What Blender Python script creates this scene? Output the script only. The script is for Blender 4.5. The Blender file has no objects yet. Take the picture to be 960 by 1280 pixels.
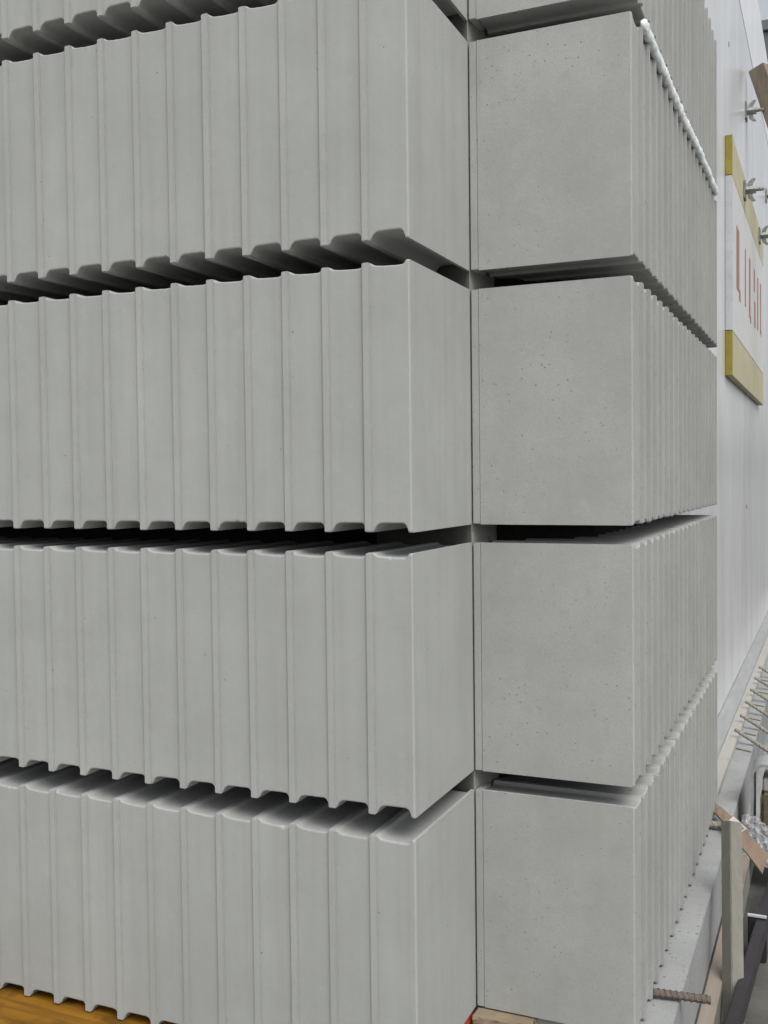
import bpy, bmesh, math, random
from mathutils import Vector, Matrix, noise
random.seed(7)
S = bpy.context.scene
COL = S.collection
R = math.radians

# ------------------------------------------------------------------ camera
def set_camera():
    yaw, pit, rol = R(23.7252), R(-1.8614), R(-0.6704)
    d = Vector((-math.sin(yaw)*math.cos(pit), math.cos(yaw)*math.cos(pit), math.sin(pit)))
    r = Vector((math.cos(yaw), math.sin(yaw), 0)); u = r.cross(d)
    r2 = math.cos(rol)*r + math.sin(rol)*u; u2 = r2.cross(d)
    cam = bpy.data.cameras.new('camera'); o = bpy.data.objects.new('camera', cam); COL.objects.link(o)
    m = Matrix((r2, u2, -d)).transposed().to_4x4(); m.translation = Vector((0.7089, -1.7399, 0.0))
    o.matrix_world = m
    cam.sensor_width = 36; cam.sensor_fit = 'AUTO'; cam.lens = 36*1278.1/1280
    cam.clip_start = 0.05; cam.clip_end = 3000
    S.camera = o
set_camera()

# ------------------------------------------------------------------ sky, sun, exposure
SUN_EL, SUN_AZ = R(57), R(132)          # azimuth measured from +y towards +x: light from the right, slightly behind the camera
W = bpy.data.worlds.new('World'); S.world = W; W.use_nodes = True
nt = W.node_tree; nt.nodes.clear()
sky = nt.nodes.new('ShaderNodeTexSky'); sky.sky_type = 'NISHITA'; sky.sun_disc = False
sky.sun_elevation = SUN_EL; sky.sun_rotation = SUN_AZ
sky.air_density = 1.0; sky.dust_density = 4.0; sky.ozone_density = 1.0
hs = nt.nodes.new('ShaderNodeHueSaturation'); hs.inputs['Saturation'].default_value = 0.24   # overcast: the blue washed out
bg = nt.nodes.new('ShaderNodeBackground'); bg.inputs['Strength'].default_value = 0.15
wo = nt.nodes.new('ShaderNodeOutputWorld')
nt.links.new(sky.outputs[0], hs.inputs['Color']); nt.links.new(hs.outputs[0], bg.inputs[0]); nt.links.new(bg.outputs[0], wo.inputs[0])
sl = bpy.data.lights.new('sun', 'SUN'); sl.energy = 1.2; sl.angle = R(40); sl.color = (1, 0.98, 0.95)
so = bpy.data.objects.new('sun', sl); COL.objects.link(so)
sd = Vector((math.sin(SUN_AZ)*math.cos(SUN_EL), math.cos(SUN_AZ)*math.cos(SUN_EL), math.sin(SUN_EL)))
so.rotation_euler = sd.to_track_quat('Z', 'Y').to_euler()
S.render.filter_size = 1.7
S.view_settings.view_transform = 'Standard'; S.view_settings.look = 'None'
S.view_settings.exposure = 0.30; S.view_settings.gamma = 1.0
S.cycles.max_bounces = 5; S.cycles.diffuse_bounces = 1; S.cycles.glossy_bounces = 2; S.cycles.transparent_max_bounces = 6

# ------------------------------------------------------------------ materials
def newmat(name):
    m = bpy.data.materials.new(name); m.use_nodes = True
    t = m.node_tree; b = t.nodes['Principled BSDF']
    return m, t, b
def N(t, kind, **kw):
    n = t.nodes.new(kind)
    for k, v in kw.items(): setattr(n, k, v)
    return n
def mapped(t, scale):
    g = N(t, 'ShaderNodeNewGeometry'); mp = N(t, 'ShaderNodeMapping'); mp.inputs['Scale'].default_value = scale
    t.links.new(g.outputs['Position'], mp.inputs['Vector']); return mp.outputs[0]
def noise_n(t, vec, scale, detail=4, rough=.55):
    n = N(t, 'ShaderNodeTexNoise'); n.inputs['Scale'].default_value = scale; n.inputs['Detail'].default_value = detail
    n.inputs['Roughness'].default_value = rough; t.links.new(vec, n.inputs['Vector']); return n.outputs['Fac']
def ramp(t, fac, a, b, lo=0., hi=1.):
    n = N(t, 'ShaderNodeMapRange'); n.inputs['From Min'].default_value = a; n.inputs['From Max'].default_value = b
    n.inputs['To Min'].default_value = lo; n.inputs['To Max'].default_value = hi; n.clamp = True
    t.links.new(fac, n.inputs['Value']); return n.outputs[0]
def mix(t, fac, a, b, mode='MIX'):
    n = N(t, 'ShaderNodeMix', data_type='RGBA', blend_type=mode)
    for i, v in ((0, fac), (6, a), (7, b)):
        if hasattr(v, 'links'): t.links.new(v, n.inputs[i])
        else: n.inputs[i].default_value = v if i == 0 else (*v, 1)
    return n.outputs[2]
def mathn(t, op, a, b):
    n = N(t, 'ShaderNodeMath', operation=op)
    for i, v in enumerate((a, b)):
        if hasattr(v, 'links'): t.links.new(v, n.inputs[i])
        else: n.inputs[i].default_value = v
    return n.outputs[0]
def bump(t, b, h, dist, strength=1.0, prev=None):
    n = N(t, 'ShaderNodeBump'); n.inputs['Distance'].default_value = dist; n.inputs['Strength'].default_value = strength
    t.links.new(h, n.inputs['Height'])
    if prev: t.links.new(prev, n.inputs['Normal'])
    t.links.new(n.outputs[0], b.inputs['Normal']); return n.outputs[0]

def pits(t, scale, thr, keep, vec=None):
    """round air holes: a voronoi cell is a hole only if its random colour passes the threshold"""
    vec = vec or mapped(t, (1, 1, 1))
    v = N(t, 'ShaderNodeTexVoronoi'); v.inputs['Scale'].default_value = scale; t.links.new(vec, v.inputs['Vector'])
    sep = N(t, 'ShaderNodeSeparateColor'); t.links.new(v.outputs['Color'], sep.inputs[0])
    size = ramp(t, mathn(t, 'POWER', sep.outputs[1], 2.2), 0, 1, thr*.3, thr*1.25)
    d = mathn(t, 'LESS_THAN', v.outputs['Distance'], size)
    k = mathn(t, 'GREATER_THAN', sep.outputs[0], keep)
    return mathn(t, 'MULTIPLY', d, k)

def concrete(name, base, pit_keep=.9, mott=.10, streak=.06, fine=.3, blot=.22, pit=.22):
    m, t, b = newmat(name)
    p1 = mapped(t, (1, 1, 1)); pv = mapped(t, (26, 26, 1.1))
    n1 = noise_n(t, p1, 4.5, 3, .6); n2 = noise_n(t, pv, 1.0, 2, .6); n3 = noise_n(t, p1, 420, 1, .7); n4 = noise_n(t, p1, 30, 3, .65)
    lo = tuple(c*(1-mott) for c in base); hi = tuple(c*(1+mott) for c in base)
    c = mix(t, ramp(t, n1, .3, .7), lo, hi)
    c = mix(t, ramp(t, n2, .35, .75, 0, streak*3), c, tuple(x*.72 for x in base))
    c = mix(t, ramp(t, n4, .56, .72, 0, blot), c, tuple(x*.80 for x in base))
    c = mix(t, ramp(t, n4, .42, .28, 0, .22), c, tuple(min(.8, x*1.22) for x in base))
    c = mix(t, ramp(t, n3, .35, .7, 0, fine), c, tuple(x*.74 for x in base))
    n0 = noise_n(t, p1, 1.7, 2, .5)
    c = mix(t, ramp(t, n0, .35, .65, 0, .30), c, tuple(x*.80 for x in base))
    # faint brown water marks
    c = mix(t, ramp(t, n2, .60, .76, 0, .25), c, (base[0]*.86, base[1]*.78, base[2]*.64))
    pf = pits(t, 66, pit, pit_keep)
    pf = mathn(t, 'MULTIPLY', pf, ramp(t, n1, .42, .60, .25, 1.))
    c = mix(t, mathn(t, 'MULTIPLY', pf, .8), c, tuple(x*.30 for x in base))
    t.links.new(c, b.inputs['Base Color'])
    b.inputs['Roughness'].default_value = .82; b.inputs['Specular IOR Level'].default_value = .3
    h = mathn(t, 'ADD', n4, mathn(t, 'MULTIPLY', n3, .35))
    h = mathn(t, 'SUBTRACT', h, mathn(t, 'MULTIPLY', pf, 1.2))
    bump(t, b, h, .0011, .55)
    return m

def paint(name, base, rough=.5, wear=.15, scale=20, stretch=(1, 1, 1), spec=.4, metal=0., bumpd=.0006, dirt=(.10, .09, .08), dirt_amt=.35):
    m, t, b = newmat(name)
    p = mapped(t, stretch)
    n1 = noise_n(t, p, scale, 5, .6); n2 = noise_n(t, p, scale*7, 3, .6)
    c = mix(t, ramp(t, n1, .3, .7), tuple(x*(1-wear) for x in base), tuple(min(1, x*(1+wear)) for x in base))
    c = mix(t, ramp(t, n2, .55, .8, 0, dirt_amt), c, dirt)
    t.links.new(c, b.inputs['Base Color'])
    b.inputs['Roughness'].default_value = rough; b.inputs['Specular IOR Level'].default_value = spec; b.inputs['Metallic'].default_value = metal
    bump(t, b, n2, bumpd, .6)
    return m

def wood(name, base, grain=(40, 3, 40), rough=.7, wear=.22, knots=True, patch=(.55, .75, .35)):
    m, t, b = newmat(name)
    p = mapped(t, grain); p1 = mapped(t, (1, 1, 1))
    n1 = noise_n(t, p, 1.0, 6, .65); n2 = noise_n(t, p1, 9, 3)
    c = mix(t, ramp(t, n1, .3, .7), tuple(x*(1-wear) for x in base), tuple(x*(1+wear) for x in base))
    c = mix(t, ramp(t, n2, patch[0], patch[1], 0, patch[2]), c, tuple(x*.5 for x in base))
    if knots:
        k = pits(t, 7, .35, .55, mapped(t, (1.6, 1.6, 1.6)))
        c = mix(t, mathn(t, 'MULTIPLY', k, .75), c, (base[0]*.25, base[1]*.13, base[2]*.12))
    t.links.new(c, b.inputs['Base Color']); b.inputs['Roughness'].default_value = rough; b.inputs['Specular IOR Level'].default_value = .3
    bump(t, b, n1, .001, .6)
    return m

M = {}
M['concrete']  = concrete('ribbed_concrete', (.392, .403, .386), .93, .085, .11, .34, .28, .095)
M['concrete_c'] = concrete('pitted_concrete', (.388, .396, .380), .2, .12, .06, .5, .42, .19)
M['concrete_d'] = concrete('clean_rib_concrete', (.388, .397, .382), .93, .08, .08, .4, .3, .10)
M['plinth']    = concrete('plinth_concrete', (.315, .325, .32), .1, .22, .0, .8, .5)
M['footing']   = concrete('footing_concrete', (.30, .305, .29), .6, .14, .0)
M['core']      = concrete('core_concrete', (.30, .296, .28), .85, .08, .02)
M['joint_shade']  = paint('black_joint_shade', (.022, .022, .021), .85, .2, 20, spec=.1)  # painted shade: near-black so the joint depths read dark
M['sheet']     = paint('white_sheet', (.61, .62, .63), .25, .10, 1.2, (3, 3, .8), .6, bumpd=.0003, dirt=(.40, .40, .40), dirt_amt=.3)
M['sheet2']    = paint('white_sheet_upper', (.76, .77, .79), .27, .05, 1.2, (3, 3, .5), .6, bumpd=.0003, dirt=(.40, .40, .42), dirt_amt=.25)
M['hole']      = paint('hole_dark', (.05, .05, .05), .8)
M['yellow']    = paint('yellow_edge_paint', (.27, .225, .03), .5, .2, 14)
M['cream']     = paint('pale_yellow_board', (.46, .42, .27), .55, .08, 10, dirt=(.35, .30, .18))
M['boardwhite'] = paint('board_white', (.58, .58, .57), .55, .05, 12, dirt=(.35, .35, .34))
M['boardedge'] = paint('board_white_edge', (.47, .49, .50), .55, .1, 12)
M['redpaint']  = paint('faded_red_lettering', (.32, .165, .14), .6, .15, 25, dirt=(.25, .10, .08))
M['steel']     = paint('galvanised_steel', (.26, .27, .26), .42, .3, 60, metal=.6)
M['darksteel'] = paint('dark_steel', (.028, .025, .028), .45, .25, 30, dirt=(.10, .08, .07))
M['greysteel'] = paint('grey_rail', (.30, .31, .31), .5, .12, 8, (6, .6, 6), dirt=(.2, .2, .19))
M['rust']      = paint('rusty_rebar', (.11, .085, .072), .8, .3, 90, dirt=(.38, .36, .34), dirt_amt=1.)
M['mortarbar'] = paint('mortar_coated_rebar', (.25, .235, .205), .85, .3, 90, dirt=(.09, .07, .05), dirt_amt=.8)
M['lath']      = wood('pale_lath', (.27, .225, .19), (50, 2, 50), knots=False, wear=.1)
M['lath2']     = wood('light_lath', (.36, .345, .32), (50, 2, 50), knots=False, wear=.08)
M['post']      = wood('weathered_post', (.205, .20, .17), (60, 60, 3), knots=False, wear=.1)
M['brace']     = wood('brown_brace', (.235, .19, .145), (30, 30, 4), knots=False)
M['yellowwood'] = wood('golden_formwork_timber', (.215, .098, .006), (3, 60, 60), rough=.7, wear=.42, knots=False, patch=(.46, .58, .85))
M['brownwood'] = wood('dark_end_grain', (.13, .105, .075), (20, 20, 90), knots=False, wear=.35)
M['card']      = paint('brown_board', (.24, .175, .13), .8, .12, 18, dirt=(.2, .14, .1))
M['cardwhite'] = paint('torn_paper', (.55, .53, .48), .85, .1, 30, dirt=(.3, .26, .2))
M['red']       = paint('red_painted_timber', (.42, .055, .03), .55, .15, 20)
M['mortar']    = concrete('crumbly_mortar', (.27, .215, .145), .45, .35, .0)
M['bead']      = paint('white_sealing_foam', (.78, .82, .81), .22, .06, 30, spec=.5, bumpd=.003, dirt=(.55, .58, .57), dirt_amt=.3)
M['ground']    = paint('dark_asphalt', (.10, .098, .088), .9, .25, 6, spec=.2, bumpd=.004, dirt=(.15, .14, .12), dirt_amt=.5)
M['bounce_pale']    = paint('pale_bounce_ground', (.27, .265, .24), .9, .25, 12, spec=.2, bumpd=.006, dirt=(.14, .13, .11), dirt_amt=.5)  # pale tone for the added bounce sheet out of view
M['far']       = paint('far_grey_cladding', (.13, .15, .145), .7, .1, 1)
def film():
    m, t, b = newmat('clear_film')
    b.inputs['Base Color'].default_value = (.85, .86, .9, 1); b.inputs['Roughness'].default_value = .12
    b.inputs['Specular IOR Level'].default_value = .8; b.inputs['Alpha'].default_value = .34
    return m
M['film'] = film()

# ------------------------------------------------------------------ helpers
def tag(o, label=None, cat=None, group=None, kind=None):
    for k, v in (('label', label), ('category', cat), ('group', group), ('kind', kind)):
        if v: o[k] = v
    return o
def link(name, data, parent=None, loc=None, rz=None):
    o = bpy.data.objects.new(name, data); COL.objects.link(o)
    if parent: o.parent = parent
    if loc is not None: o.location = loc
    if rz is not None: o.rotation_euler = (0, 0, rz)
    return o
def empty(name, loc=(0, 0, 0), rz=0): return link(name, None, None, loc, rz)
def mesh_from(name, vs, fs, mat, smooth=False):
    me = bpy.data.meshes.new(name); me.from_pydata(vs, [], fs); me.materials.append(M[mat])
    if smooth: me.polygons.foreach_set('use_smooth', [True]*len(me.polygons))
    me.update(); return me
def bm_mesh(name, bm, mat, smooth=False):
    bmesh.ops.recalc_face_normals(bm, faces=bm.faces)
    me = bpy.data.meshes.new(name); bm.to_mesh(me); bm.free(); me.materials.append(M[mat])
    if smooth: me.polygons.foreach_set('use_smooth', [True]*len(me.polygons))
    return me
def box_bm(x0, x1, y0, y1, z0, z1, bev=0.0, seg=2):
    bm = bmesh.new()
    vs = [bm.verts.new((x, y, z)) for x in (x0, x1) for y in (y0, y1) for z in (z0, z1)]
    for f in ((0, 1, 3, 2), (4, 6, 7, 5), (0, 4, 5, 1), (2, 3, 7, 6), (0, 2, 6, 4), (1, 5, 7, 3)): bm.faces.new([vs[i] for i in f])
    bmesh.ops.recalc_face_normals(bm, faces=bm.faces)
    if bev: bmesh.ops.bevel(bm, geom=list(bm.edges), offset=bev, segments=seg, affect='EDGES')
    return bm
def box(name, ext, mat, parent=None, bev=.002): return link(name, bm_mesh(name, box_bm(*ext, bev), mat), parent)
def prism(name, poly, z0, z1, mat, parent=None):
    n = len(poly); vs = [(x, y, z0) for x, y in poly] + [(x, y, z1) for x, y in poly]
    fs = [tuple(range(n))[::-1], tuple(range(n, 2*n))] + [(i, (i+1) % n, n+(i+1) % n, n+i) for i in range(n)]
    bm = bmesh.new(); bv = [bm.verts.new(v) for v in vs]
    for f in fs: bm.faces.new([bv[i] for i in f])
    return link(name, bm_mesh(name, bm, mat), parent)
def beam(name, a, b, w, h, mat, parent=None, roll=0., bev=.003):
    """a squared bar from a to b, w across, h deep"""
    a, b = Vector(a), Vector(b); ax = (b-a); L = ax.length
    bm = box_bm(-w/2, w/2, -h/2, h/2, 0, L, bev)
    q = ax.to_track_quat('Z', 'Y').to_matrix().to_4x4() @ Matrix.Rotation(roll, 4, 'Z')
    bmesh.ops.transform(bm, matrix=Matrix.Translation(a) @ q, verts=bm.verts)
    return link(name, bm_mesh(name, bm, mat), parent)
def tube_mesh(name, a, b, rad, mat, n=10, steps=2, prof=None):
    a, b = Vector(a), Vector(b); ax = (b-a).normalized(); q = ax.to_track_quat('Z', 'Y')
    L = (b-a).length; bm = bmesh.new(); rings = []
    for i in range(steps+1):
        s = i/steps; ring = []
        for j in range(n):
            an = 2*math.pi*j/n; rr = rad if prof is None else prof(s*L, an, rad)
            ring.append(bm.verts.new(a + q @ Vector((rr*math.cos(an), rr*math.sin(an), s*L))))
        rings.append(ring)
    for r0, r1 in zip(rings, rings[1:]):
        for j in range(n): bm.faces.new((r0[j], r0[(j+1) % n], r1[(j+1) % n], r1[j]))
    bm.faces.new(rings[0][::-1]); bm.faces.new(rings[-1])
    return bm_mesh(name, bm, mat, smooth=False)
def rebar_prof(pitch):
    def f(s, an, r):
        if abs(math.sin(an)) < .22: return r*1.12
        ph = ((s + (.35*pitch if math.sin(an) > 0 else 0) + .3*pitch*math.cos(an)) / pitch) % 1.0
        return r*(1.17 if ph < .38 else .98)
    return f

# ------------------------------------------------------------------ setting
gv = 40
ground = link('ground', mesh_from('ground', [(-1500, -1500, -1.45), (1500, -1500, -1.45), (1500, 1500, -1.45), (-1500, 1500, -1.45)], [(0, 1, 2, 3)], 'ground'))
tag(ground, kind='structure')

bounce_sheet = link('bounce_ground', mesh_from('bounce_ground', [(-40, -40, -1.446), (40, -40, -1.446), (40, -.45, -1.446), (-40, -.45, -1.446)], [(0, 1, 2, 3)], 'bounce_pale'))  # unseen pale sheet, added to throw light up onto the soffits
tag(bounce_sheet, kind='structure')

# ------------------------------------------------------------------ the two ribbed walls
P = .0856           # rib spacing
DEEP = .339         # block depth
SAG_T, SAG_B = .0080, .0170         # how far the flutes cut into top and bottom of a block
RIBW = .0155
ROWS = [(.964, 1.450), (.4394, .9196), (-.0998, .4002), (-.6317, -.1388), (-1.1488, -.6731)]   # bottom, top; highest first
def sstep(a, b, x):
    x = max(0., min(1., (x-a)/(b-a))); return x*x*(3-2*x)
TOPC = [(0, 0), (.03, .25), (.07, .50), (.14, .70), (.28, .84), (.5, .95), (.7, 1), (.86, 1), (.93, .88), (.97, .60), (1, 0)]
BOTC = [(0, 0), (.03, .25), (.08, .62), (.15, .88), (.24, .98), (.40, 1), (.84, 1), (.91, .92), (.96, .68), (.985, .4), (1, 0)]
def curve(c, s):
    for (a, u), (b, v) in zip(c, c[1:]):
        if s <= b: return u+(v-u)*(s-a)/(b-a)
    return 0.
def flute(X, st, sb):
    """depth of the cut into the top and into the bottom at local X; ribs stand at multiples of P"""
    s = (X / P) % 1.0
    h = RIBW/2/P
    if s < h or s > 1-h: return 0.0, 0.0
    s = (s-h)/(1-2*h)
    return st*curve(TOPC, s), sb*curve(BOTC, s)
def block_mesh(name, x0, x1, b, t, mat, seed, deep=DEEP, sag=(SAG_T, SAG_B)):
    rnd = random.Random(seed)
    n = int(round((x1-x0)/P))*26
    xs = [x0+(x1-x0)*i/n for i in range(n+1)]
    xs = xs[:1] + [x0+.0012, x0+.003] + xs[1:-1] + [x1-.003, x1-.0012] + xs[-1:]
    xs.sort()
    rb = .0028
    chips = [(rnd.uniform(x0, x1), rnd.uniform(.003, .008), rnd.uniform(.001, .0032), rnd.random() < .5) for _ in range(14)]
    vs = []; m = 10
    for X in xs:
        ht, hb = flute(X, *sag); e = min(X-x0, x1-X); fy = .003*(1-min(1, e/.003))**2
        jt = rnd.gauss(0, .00022); jb = rnd.gauss(0, .00022)
        for cx, cw, cd, top in chips:
            q = max(0, 1-abs(X-cx)/cw)
            if top: jt += cd*q
            else: jb += cd*q
        tt, bb = t-ht, b+hb
        vs += [(X, deep, bb), (X, .05, bb), (X, rb+fy+jb, bb), (X, rb*.3+fy, bb+rb*.3+jb), (X, fy, bb+rb+jb),
               (X, fy, tt-rb-jt), (X, rb*.3+fy, tt-rb*.3-jt), (X, rb+fy+jt, tt), (X, .05, tt), (X, deep, tt)]
    fs = []
    for i in range(len(xs)-1):
        for j in range(m):
            k = (j+1) % m
            fs.append((i*m+j, (i+1)*m+j, (i+1)*m+k, i*m+k))
    fs.append(tuple(range(m))); fs.append(tuple(range((len(xs)-1)*m, len(xs)*m))[::-1])
    bm = bmesh.new(); bv = [bm.verts.new(v) for v in vs]
    for f in fs: bm.faces.new([bv[i] for i in f])
    return bm_mesh(name, bm, mat)
def rib_mesh(name, b, t, mat, proud):
    bm = box_bm(-RIBW/2, RIBW/2, -proud, .15, b, t, .0016 if proud < .006 else .0026, 2)
    return bm_mesh(name, bm, mat)
def ribbed_wall(label, loc, rz, x0, x1, ks, mat, seed, deep=DEEP, sag=(SAG_T, SAG_B)):
    jr = random.Random(seed)
    w = empty('ribbed_concrete_wall', (*loc, -1.1488), rz)
    tag(w, label, 'wall', kind='thing')
    for i, (b, t) in enumerate(ROWS):
        blk = link('concrete_block', block_mesh('concrete_block', x0, x1, b, t, mat, seed+i, deep, sag), w, (0, 0, 1.1488))
        blk['label'] = ['topmost ribbed concrete course', 'second ribbed course from the top', 'middle ribbed concrete course', 'second ribbed course from the bottom', 'bottom ribbed concrete course'][i]
        rm = rib_mesh('rib', b, t, 'concrete' if x1 <= 0 else 'concrete_d', .0046 if x1 <= 0 else .0075)
        for k in ks: link('rib', rm, blk, (k*P+jr.gauss(0, .0007), jr.gauss(0, .0005), jr.gauss(0, .0006)), jr.gauss(0, .004))
    return w
wallA = ribbed_wall('left ribbed concrete wall of five stacked courses, its fluted face turned to the camera', (0, 0), 0, -23*P, 0, range(-22, 0), 'concrete', 11)
wallD = ribbed_wall('right ribbed concrete wall with a smooth pitted end face and receding fluted side', (.3415, .3415), R(90), 0, 19*P, range(1, 19), 'concrete_c', 37, DEEP-.0168, (.0080, .0060))
# near-black backings paint the joints' deep shade; the left core ends in the sharp corner that shows in every joint
z0 = 1.1488
cA = prism('shade_backing', [(-1.95, .31), (-.36, .31), (-.32, .53), (-.02, .60), (.030, .82), (-1.95, .82)], 0.02, 2.55, 'joint_shade', wallA)
prism('corner_core', [(-.33, .545), (-.0015, .3425), (.016, .455), (-.03, .80), (-.10, .80)], 0.022, 2.548, 'core', wallA)
cD = prism('shade_backing', [(.118, .352), (.19, .22), (.30, .141), (1.60, .141), (1.60, .33), (.30, .36)], 0.02, 2.55, 'joint_shade', wallD)
# narrow strip along the vertical joint on each block of the right wall
for blk, (b, t) in zip([c for c in wallD.children if c.name.startswith('concrete_block')], ROWS):
    link('edge_strip', bm_mesh('edge_strip', box_bm(-.0015, .06, DEEP-.0158, DEEP, b+.0010, t-.0010, .0015, 2), 'concrete_c'), blk)

# ------------------------------------------------------------------ base: plinth, footing, rails, timber below
plinth = box('concrete_plinth', (.02, .403, .352, 9.0, -1.334, -1.1530), 'plinth', None, .002)
tag(plinth, 'light concrete plinth under the right ribbed wall, pitted top running back', 'plinth')
footing = box('concrete_footing', (-.2, .443, .30, 9.0, -1.46, -1.3565), 'footing', None, .004)
tag(footing, 'pale concrete footing strip below the plinth, showing beside the lath', 'footing')
tag(beam('timber_lath', (.425, .30, -1.3455), (.428, 2.4, -1.3455), .038, .020, 'lath', bev=.0015), 'pinkish pale timber lath lying along the foot of the plinth', 'lath')
gr = empty('base_rail', (.25, 2.32, -1.153)); tag(gr, 'grey base rail with pale lower lip along the foot of the white sheet wall', 'rail')
def gbox(name, e, mat, par):
    o = box(name, (e[0]-par.location.x, e[1]-par.location.x, e[2]-par.location.y, e[3]-par.location.y, e[4]-par.location.z, e[5]-par.location.z), mat, par, .0015); return o
gbox('web', (.2165, .288, 2.02, 8.8, -1.1528, -1.135), 'greysteel', gr)
gbox('lip', (.2895, .336, 2.02, 8.8, -1.1528, -1.128), 'lath2', gr)

yb = box('formwork_board', (-2.1, -.595, -.22, .30, -1.185, -1.1515), 'yellowwood', None, .002)
tag(yb, 'golden yellow timber formwork board under the left wall at the bottom corner', 'board')
blk = box('support_block', (-2.0, -.02, .03, .33, -1.449, -1.1900), 'darksteel', None, .004)
tag(blk, 'dark support beam below the left ribbed wall', 'beam')
# crumbled mortar bed below the pitted end face
bm = box_bm(.004, .128, .305, .350, -1.22, -1.1525, .0)
bmesh.ops.subdivide_edges(bm, edges=bm.edges[:], cuts=9, use_grid_fill=True)
for v in bm.verts:
    nn = noise.noise(v.co*38)*.006 + noise.noise(v.co*120)*.003
    if v.co.y < .34: v.co.y += nn + (.010 if v.co.x > .10 else 0)
    if v.co.z > -1.16: v.co.z -= abs(nn)*.35
    if v.co.x > .12: v.co.x += nn*2
tag(link('mortar_bed', bm_mesh('mortar_bed', bm, 'mortar')), 'crumbly tan mortar bed under the pitted end face', 'mortar')
bm = box_bm(-.10, -.004, .16, .335, -1.24, -1.1525, .003)
tag(link('red_block', bm_mesh('red_block', bm, 'red')), 'red painted block peeking out under the inner corner', 'block')

# ------------------------------------------------------------------ bars cast into the foot of the right wall
def rebar(name, a, b, r, mat, pitch, label, group=None):
    L = (Vector(b)-Vector(a)).length
    o = link(name, tube_mesh(name, a, b, r, mat, 14, max(2, int(L/pitch*8)), rebar_prof(pitch)))
    return tag(o, label, 'rebar', group)
rebar('reinforcing_bar', (.30, .522, -1.139), (.468, .545, -1.142), .0085, 'rust', .0125, 'rusty ribbed reinforcing bar at the bottom edge, sticking out over the plinth')
rebar('reinforcing_bar', (.30, 1.69, -1.135), (.402, 1.70, -1.135), .0105, 'mortarbar', .018, 'short mortar coated reinforcing bar stub at the far end of the plinth')
# fan of starter bars and thin ties over the plinth further back
for i, y in enumerate((2.86, 3.15, 3.45, 3.76, 4.08, 4.42)):
    rebar('starter_bar', (.325, y, -1.095), (1.0, y-.22, -1.440), .0078, 'mortarbar', .02,
          'grey sloping starter bar beyond the plinth, %s' % ['nearest of the row', 'second nearest of the row', 'third nearest of the row', 'fourth nearest of the row', 'fifth nearest of the row', 'farthest of the row'][i], 'starter bars leaning over the plinth')
    o = link('tie_wire', tube_mesh('tie_wire', (.330, y-.10, -1.1495), (.400, y-.14, -1.1495), .0032, 'mortarbar', 8))
    tag(o, 'thin tie wire lying across the plinth, %s' % ['nearest of six', 'second nearest of six', 'third nearest of six', 'fourth nearest of six', 'fifth nearest of six', 'farthest of six'][i], 'wire', 'tie wires on the plinth')

# white foam bead squeezed out of the topmost joint
def bead():
    bm = bmesh.new(); rings = []; n = 14; steps = 700
    for i in range(steps+1):
        s = i/steps; y = .435 + s*1.44
        wob = noise.noise(Vector((y*9, 1, 0)))*.004 + noise.noise(Vector((y*40, 5, 0)))*.0025
        ring = []
        for j in range(n):
            an = 2*math.pi*j/n
            rr = 1 + .10*noise.noise(Vector((y*13, math.cos(an)*1.5, math.sin(an)*1.5+3))) + .26*noise.noise(Vector((y*110, math.cos(an)*3, math.sin(an)*3+7)))
            e = min(1, min(s, 1-s)*60)**.5
            rx, rz = .0095*rr*e, .0165*rr*e
            ring.append(bm.verts.new((.3465+wob+rx*math.cos(an), y, .930+.012*s+wob*.6+.004*math.sin(y*5)+rz*math.sin(an))))
        rings.append(ring)
    for r0, r1 in zip(rings, rings[1:]):
        for j in range(n): bm.faces.new((r0[j], r0[(j+1) % n], r1[(j+1) % n], r1[j]))
    bm.faces.new(rings[0][::-1]); bm.faces.new(rings[-1])
    o = link('sealing_foam_bead', bm_mesh('sealing_foam_bead', bm, 'bead', True))
    tag(o, 'lumpy white foam bead squeezed from the upper joint of the right wall', 'sealant')
bead()

# ------------------------------------------------------------------ white sheet wall with ties
XW = .215
ww = empty('white_sheet_wall', (XW, 2.3, -1.153)); tag(ww, 'tall smooth white sheet wall with tie bolts behind the ribbed walls', 'wall', kind='thing')
def wbox(name, e, mat, par=ww, bev=.002):
    l = par.location
    return box(name, (e[0]-l.x, e[1]-l.x, e[2]-l.y, e[3]-l.y, e[4]-l.z, e[5]-l.z), mat, par, bev)
wbox('sheet', (-.10, XW, 2.30, 5.29, -1.1525, 2.685), 'sheet')
wbox('sheet', (-.10, XW, 5.293, 9.4, -1.1525, 2.685), 'sheet')
wbox('sheet', (-.10, XW+.002, 2.30, 9.4, 2.687, 3.33), 'sheet2')
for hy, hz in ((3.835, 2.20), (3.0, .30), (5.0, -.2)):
    link('tie_hole', tube_mesh('tie_hole', (XW-.02-ww.location.x, hy-2.3, hz+1.153), (XW+.0012-ww.location.x, hy-2.3, hz+1.153), .014, 'hole', 14), ww)
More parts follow.
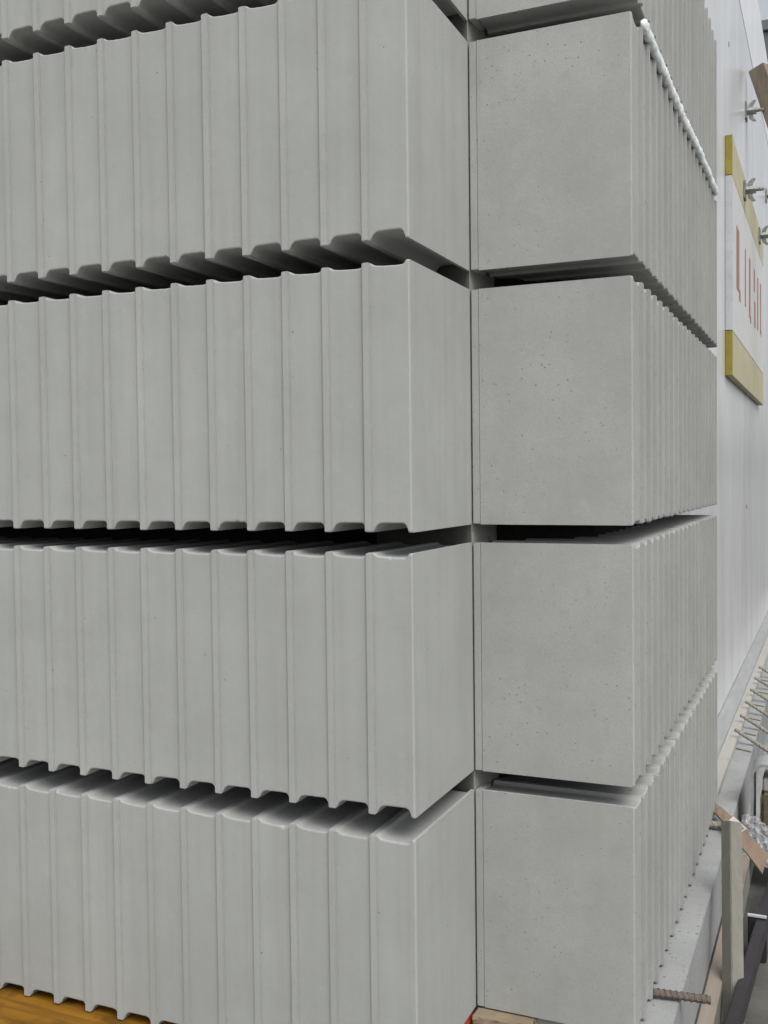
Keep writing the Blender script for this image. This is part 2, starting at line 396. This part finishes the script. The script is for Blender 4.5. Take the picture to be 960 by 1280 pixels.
def tie(loc, label):
    t = empty('tie_bolt', loc); tag(t, label, 'tie bolt', 'tie bolts on the white wall')
    box('washer_plate', (.0005, .009, -.045, .045, -.05, .05), 'steel', t, .002)
    link('rod', tube_mesh('rod', (.0, 0, 0), (.105, 0, 0), .010, 'steel', 12, 26, rebar_prof(.012)), t)
    link('nut', tube_mesh('nut', (.011, 0, 0), (.062, 0, 0), .022, 'steel', 6, 2), t)
    for sg in (1, -1):
        bm = bmesh.new()
        pts = [(.014, .012), (.020, .042), (.045, .064), (.060, .060), (.046, .040), (.042, .012)]
        lo = [bm.verts.new((x, -.007, sg*z)) for x, z in pts]; hi = [bm.verts.new((x, .007, sg*z)) for x, z in pts]
        bm.faces.new(lo); bm.faces.new(hi)
        for i in range(6): bm.faces.new((lo[i], lo[(i+1) % 6], hi[(i+1) % 6], hi[i]))
        link('wing', bm_mesh('wing', bm, 'steel'), t)
    return t
tie((XW, 4.93, 2.208), 'steel wing nut tie bolt below the brown brace')
tie((XW+.035, 4.36, 1.585), 'steel wing nut tie bolt through the yellow top of the signboard, nearer one')
tie((XW+.035, 5.62, 1.60), 'steel wing nut tie bolt through the yellow top of the signboard, farther one')
tie((XW, 6.95, 2.20), 'steel wing nut tie bolt at the right picture edge')

# signboard
sb = empty('signboard', (XW+.001, 3.62, .495)); tag(sb, 'white signboard with yellow ends and faded red strokes on the white wall', 'sign')
def sbox(name, y0, y1, z0, z1, x0, x1, mat, bev=.0015): return box(name, (x0, x1, y0, y1, z0, z1), mat, sb, bev)
sbox('yellow_band', .012, 2.47, .985, 1.18, 0, .033, 'cream')
sbox('panel', .012, 2.47, .2225, .983, 0, .033, 'boardwhite')
sbox('yellow_band', .012, 2.47, 0, .220, 0, .033, 'cream')
sbox('edge_strip', 0, .0115, .985, 1.18, 0, .034, 'yellow')
sbox('edge_strip', 0, .0115, .2225, .983, 0, .034, 'boardedge')
sbox('edge_strip', 0, .0115, 0, .220, 0, .034, 'yellow')
for y0, y1, za, zb in ((.24, .41, .47, .79), (.41, .49, .43, .49), (.79, .86, .46, .78), (1.10, 1.21, .44, .79), (1.20, 1.27, .42, .46), (1.50, 1.59, .66, .80), (1.54, 1.64, .44, .60), (1.82, 1.91, .46, .80), (2.10, 2.195, .47, .81), (2.19, 2.24, .46, .50)):
    sbox('red_stroke', y0, y1, za, zb, .0332, .0345, 'redpaint', 0)

# raking brace from the wall
tag(beam('raking_brace', (.285, 4.95, 2.47), (1.5, 5.0, -1.45), .065, .10, 'brace', roll=R(25)), 'brown timber raking brace against the white wall, top right', 'brace')

# ------------------------------------------------------------------ site clutter at the lower right
tag(beam('timber_post', (.477, .99, -1.449), (.452, 1.22, -.965), .040, .040, 'post', roll=R(38), bev=.002), 'weathered grey timber post leaning upright against the plinth edge', 'post')
def strip(name, L, Rr, mat, th=.004, parent=None, off=0):
    """a bent flat strip given by its two long edges"""
    L = [Vector(p) for p in L]; Rr = [Vector(p) for p in Rr]
    up = Vector((0, 0, 1)); bm = bmesh.new(); rows = []
    for a, b in zip(L, Rr):
        rows.append([bm.verts.new(a+up*(th+off)), bm.verts.new(b+up*(th+off)), bm.verts.new(b+up*off), bm.verts.new(a+up*off)])
    for r0, r1 in zip(rows, rows[1:]):
        for j in range(4): bm.faces.new((r0[j], r0[(j+1) % 4], r1[(j+1) % 4], r1[j]))
    bm.faces.new(rows[0]); bm.faces.new(rows[-1][::-1])
    return link(name, bm_mesh(name, bm, mat), parent)
tb = empty('torn_board_strip', (.34, 1.8, -1.14)); tag(tb, 'brown strip of torn board lying over the plinth and the post', 'board strip')
o0 = tb.location
SL = [(.342, 1.86, -1.118), (.380, 1.79, -1.118), (.411, 1.72, -1.116), (.456, 1.60, -1.110), (.495, 1.53, -1.125), (.532, 1.48, -1.142)]
SR = [(.343, 1.80, -1.130), (.370, 1.73, -1.126), (.394, 1.66, -1.121), (.431, 1.56, -1.131), (.475, 1.49, -1.150), (.521, 1.42, -1.177)]
strip('brown_layer', [Vector(p)-o0 for p in SL], [Vector(p)-o0 for p in SR], 'card', .006, tb)
strip('torn_layer', [(.075, -.085, .0315), (.100, -.140, .034), (.125, -.205, .037)], [(.061, -.130, .0265), (.080, -.180, .0260), (.096, -.235, .020)], 'cardwhite', .0015, tb)

# grey channel with a timber end inside
ch = empty('steel_channel', (.56, 2.0, -1.36)); tag(ch, 'grey rounded steel channel holding a timber end, right picture edge', 'channel')
def ring_prism(name, w, h, wall, rad, y0, y1, mat, par):
    bm = bmesh.new(); outer = []; inner = []
    for (cx, cz, a0) in ((w/2-rad, h-rad, 0), (-w/2+rad, h-rad, 90), (-w/2+rad, rad, 180), (w/2-rad, rad, 270)):
        for k in range(7):
            an = R(a0+k*15); outer.append((cx+rad*math.cos(an), cz+rad*math.sin(an)))
            ri = max(.004, rad-wall); inner.append((cx+ri*math.cos(an), cz+ri*math.sin(an)))
    n = len(outer); L = []
    for y in (y0, y1): L.append(([bm.verts.new((x, y, z)) for x, z in outer], [bm.verts.new((x, y, z)) for x, z in inner]))
    for i in range(n):
        k = (i+1) % n
        bm.faces.new((L[0][0][i], L[0][0][k], L[1][0][k], L[1][0][i])); bm.faces.new((L[0][1][i], L[0][1][k], L[1][1][k], L[1][1][i]))
        bm.faces.new((L[0][0][i], L[0][0][k], L[0][1][k], L[0][1][i])); bm.faces.new((L[1][0][i], L[1][0][k], L[1][1][k], L[1][1][i]))
    return link(name, bm_mesh(name, bm, mat), par)
ring_prism('casing', .225, .355, .010, .045, 0, .13, 'greysteel', ch)
tm = box('timber_end', (-.080, .085, -.02, .30, .105, .252), 'brownwood', None, .012); tm.location = ch.location
tag(tm, 'dark brown squared timber end inside the grey channel', 'timber')
pk = box('packing_block', (-.075, .085, .02, .28, .254, .300), 'lath2', None, .006); pk.location = ch.location
tag(pk, 'pale packing block on top of the timber in the channel', 'block')

# crumpled film
def film_mesh():
    bm = bmesh.new(); n = 26; g = []
    for i in range(n+1):
        row = []
        for j in range(n+1):
            u, v = i/n, j/n
            x = .432+.12*u; y = 1.80-.08*v+.03*u; z = -1.130-.11*v-.08*u*u
            p = Vector((u*5, v*5, 0))
            q = (abs(noise.noise(p))*.035 + abs(noise.noise(p*2.3+Vector((4, 4, 4))))*.02)
            row.append(bm.verts.new((x+q*.5, y-q, z+q*.8)))
        g.append(row)
    for i in range(n):
        for j in range(n): bm.faces.new((g[i][j], g[i+1][j], g[i+1][j+1], g[i][j+1]))
    return bm_mesh('plastic_film', bm, 'film')
tag(link('plastic_film', film_mesh()), 'crumpled clear plastic film beside the torn board strip', 'plastic film')

# dark open box and dark rail
db = empty('dark_box', (.505, 1.44, -1.449)); tag(db, 'small black box with a pale top edge behind the dark rail', 'box')
box('case', (-.026, .026, 0, .07, 0, .134), 'darksteel', db, .003)
box('rim', (-.027, .027, -.002, .010, .1345, .141), 'boardedge', db, .001)
tag(beam('dark_rail', (.478, .55, -1.3365), (.545, 2.0, -1.3365), .034, .036, 'darksteel', bev=.003), 'black steel rail lying aslant at the bottom right corner', 'rail')

# far grey building beyond the wall
fb = empty('far_building', (-.2, 14, -1.45)); tag(fb, 'grey building glimpsed above the white wall against the sky', 'building')
box('facade', (-3, 1.0, 0, 10, 0, 7.75), 'far', fb, .01)
box('roof_edge', (-3.05, 1.05, -.05, 10.05, 7.752, 7.9), 'far', fb, .01)
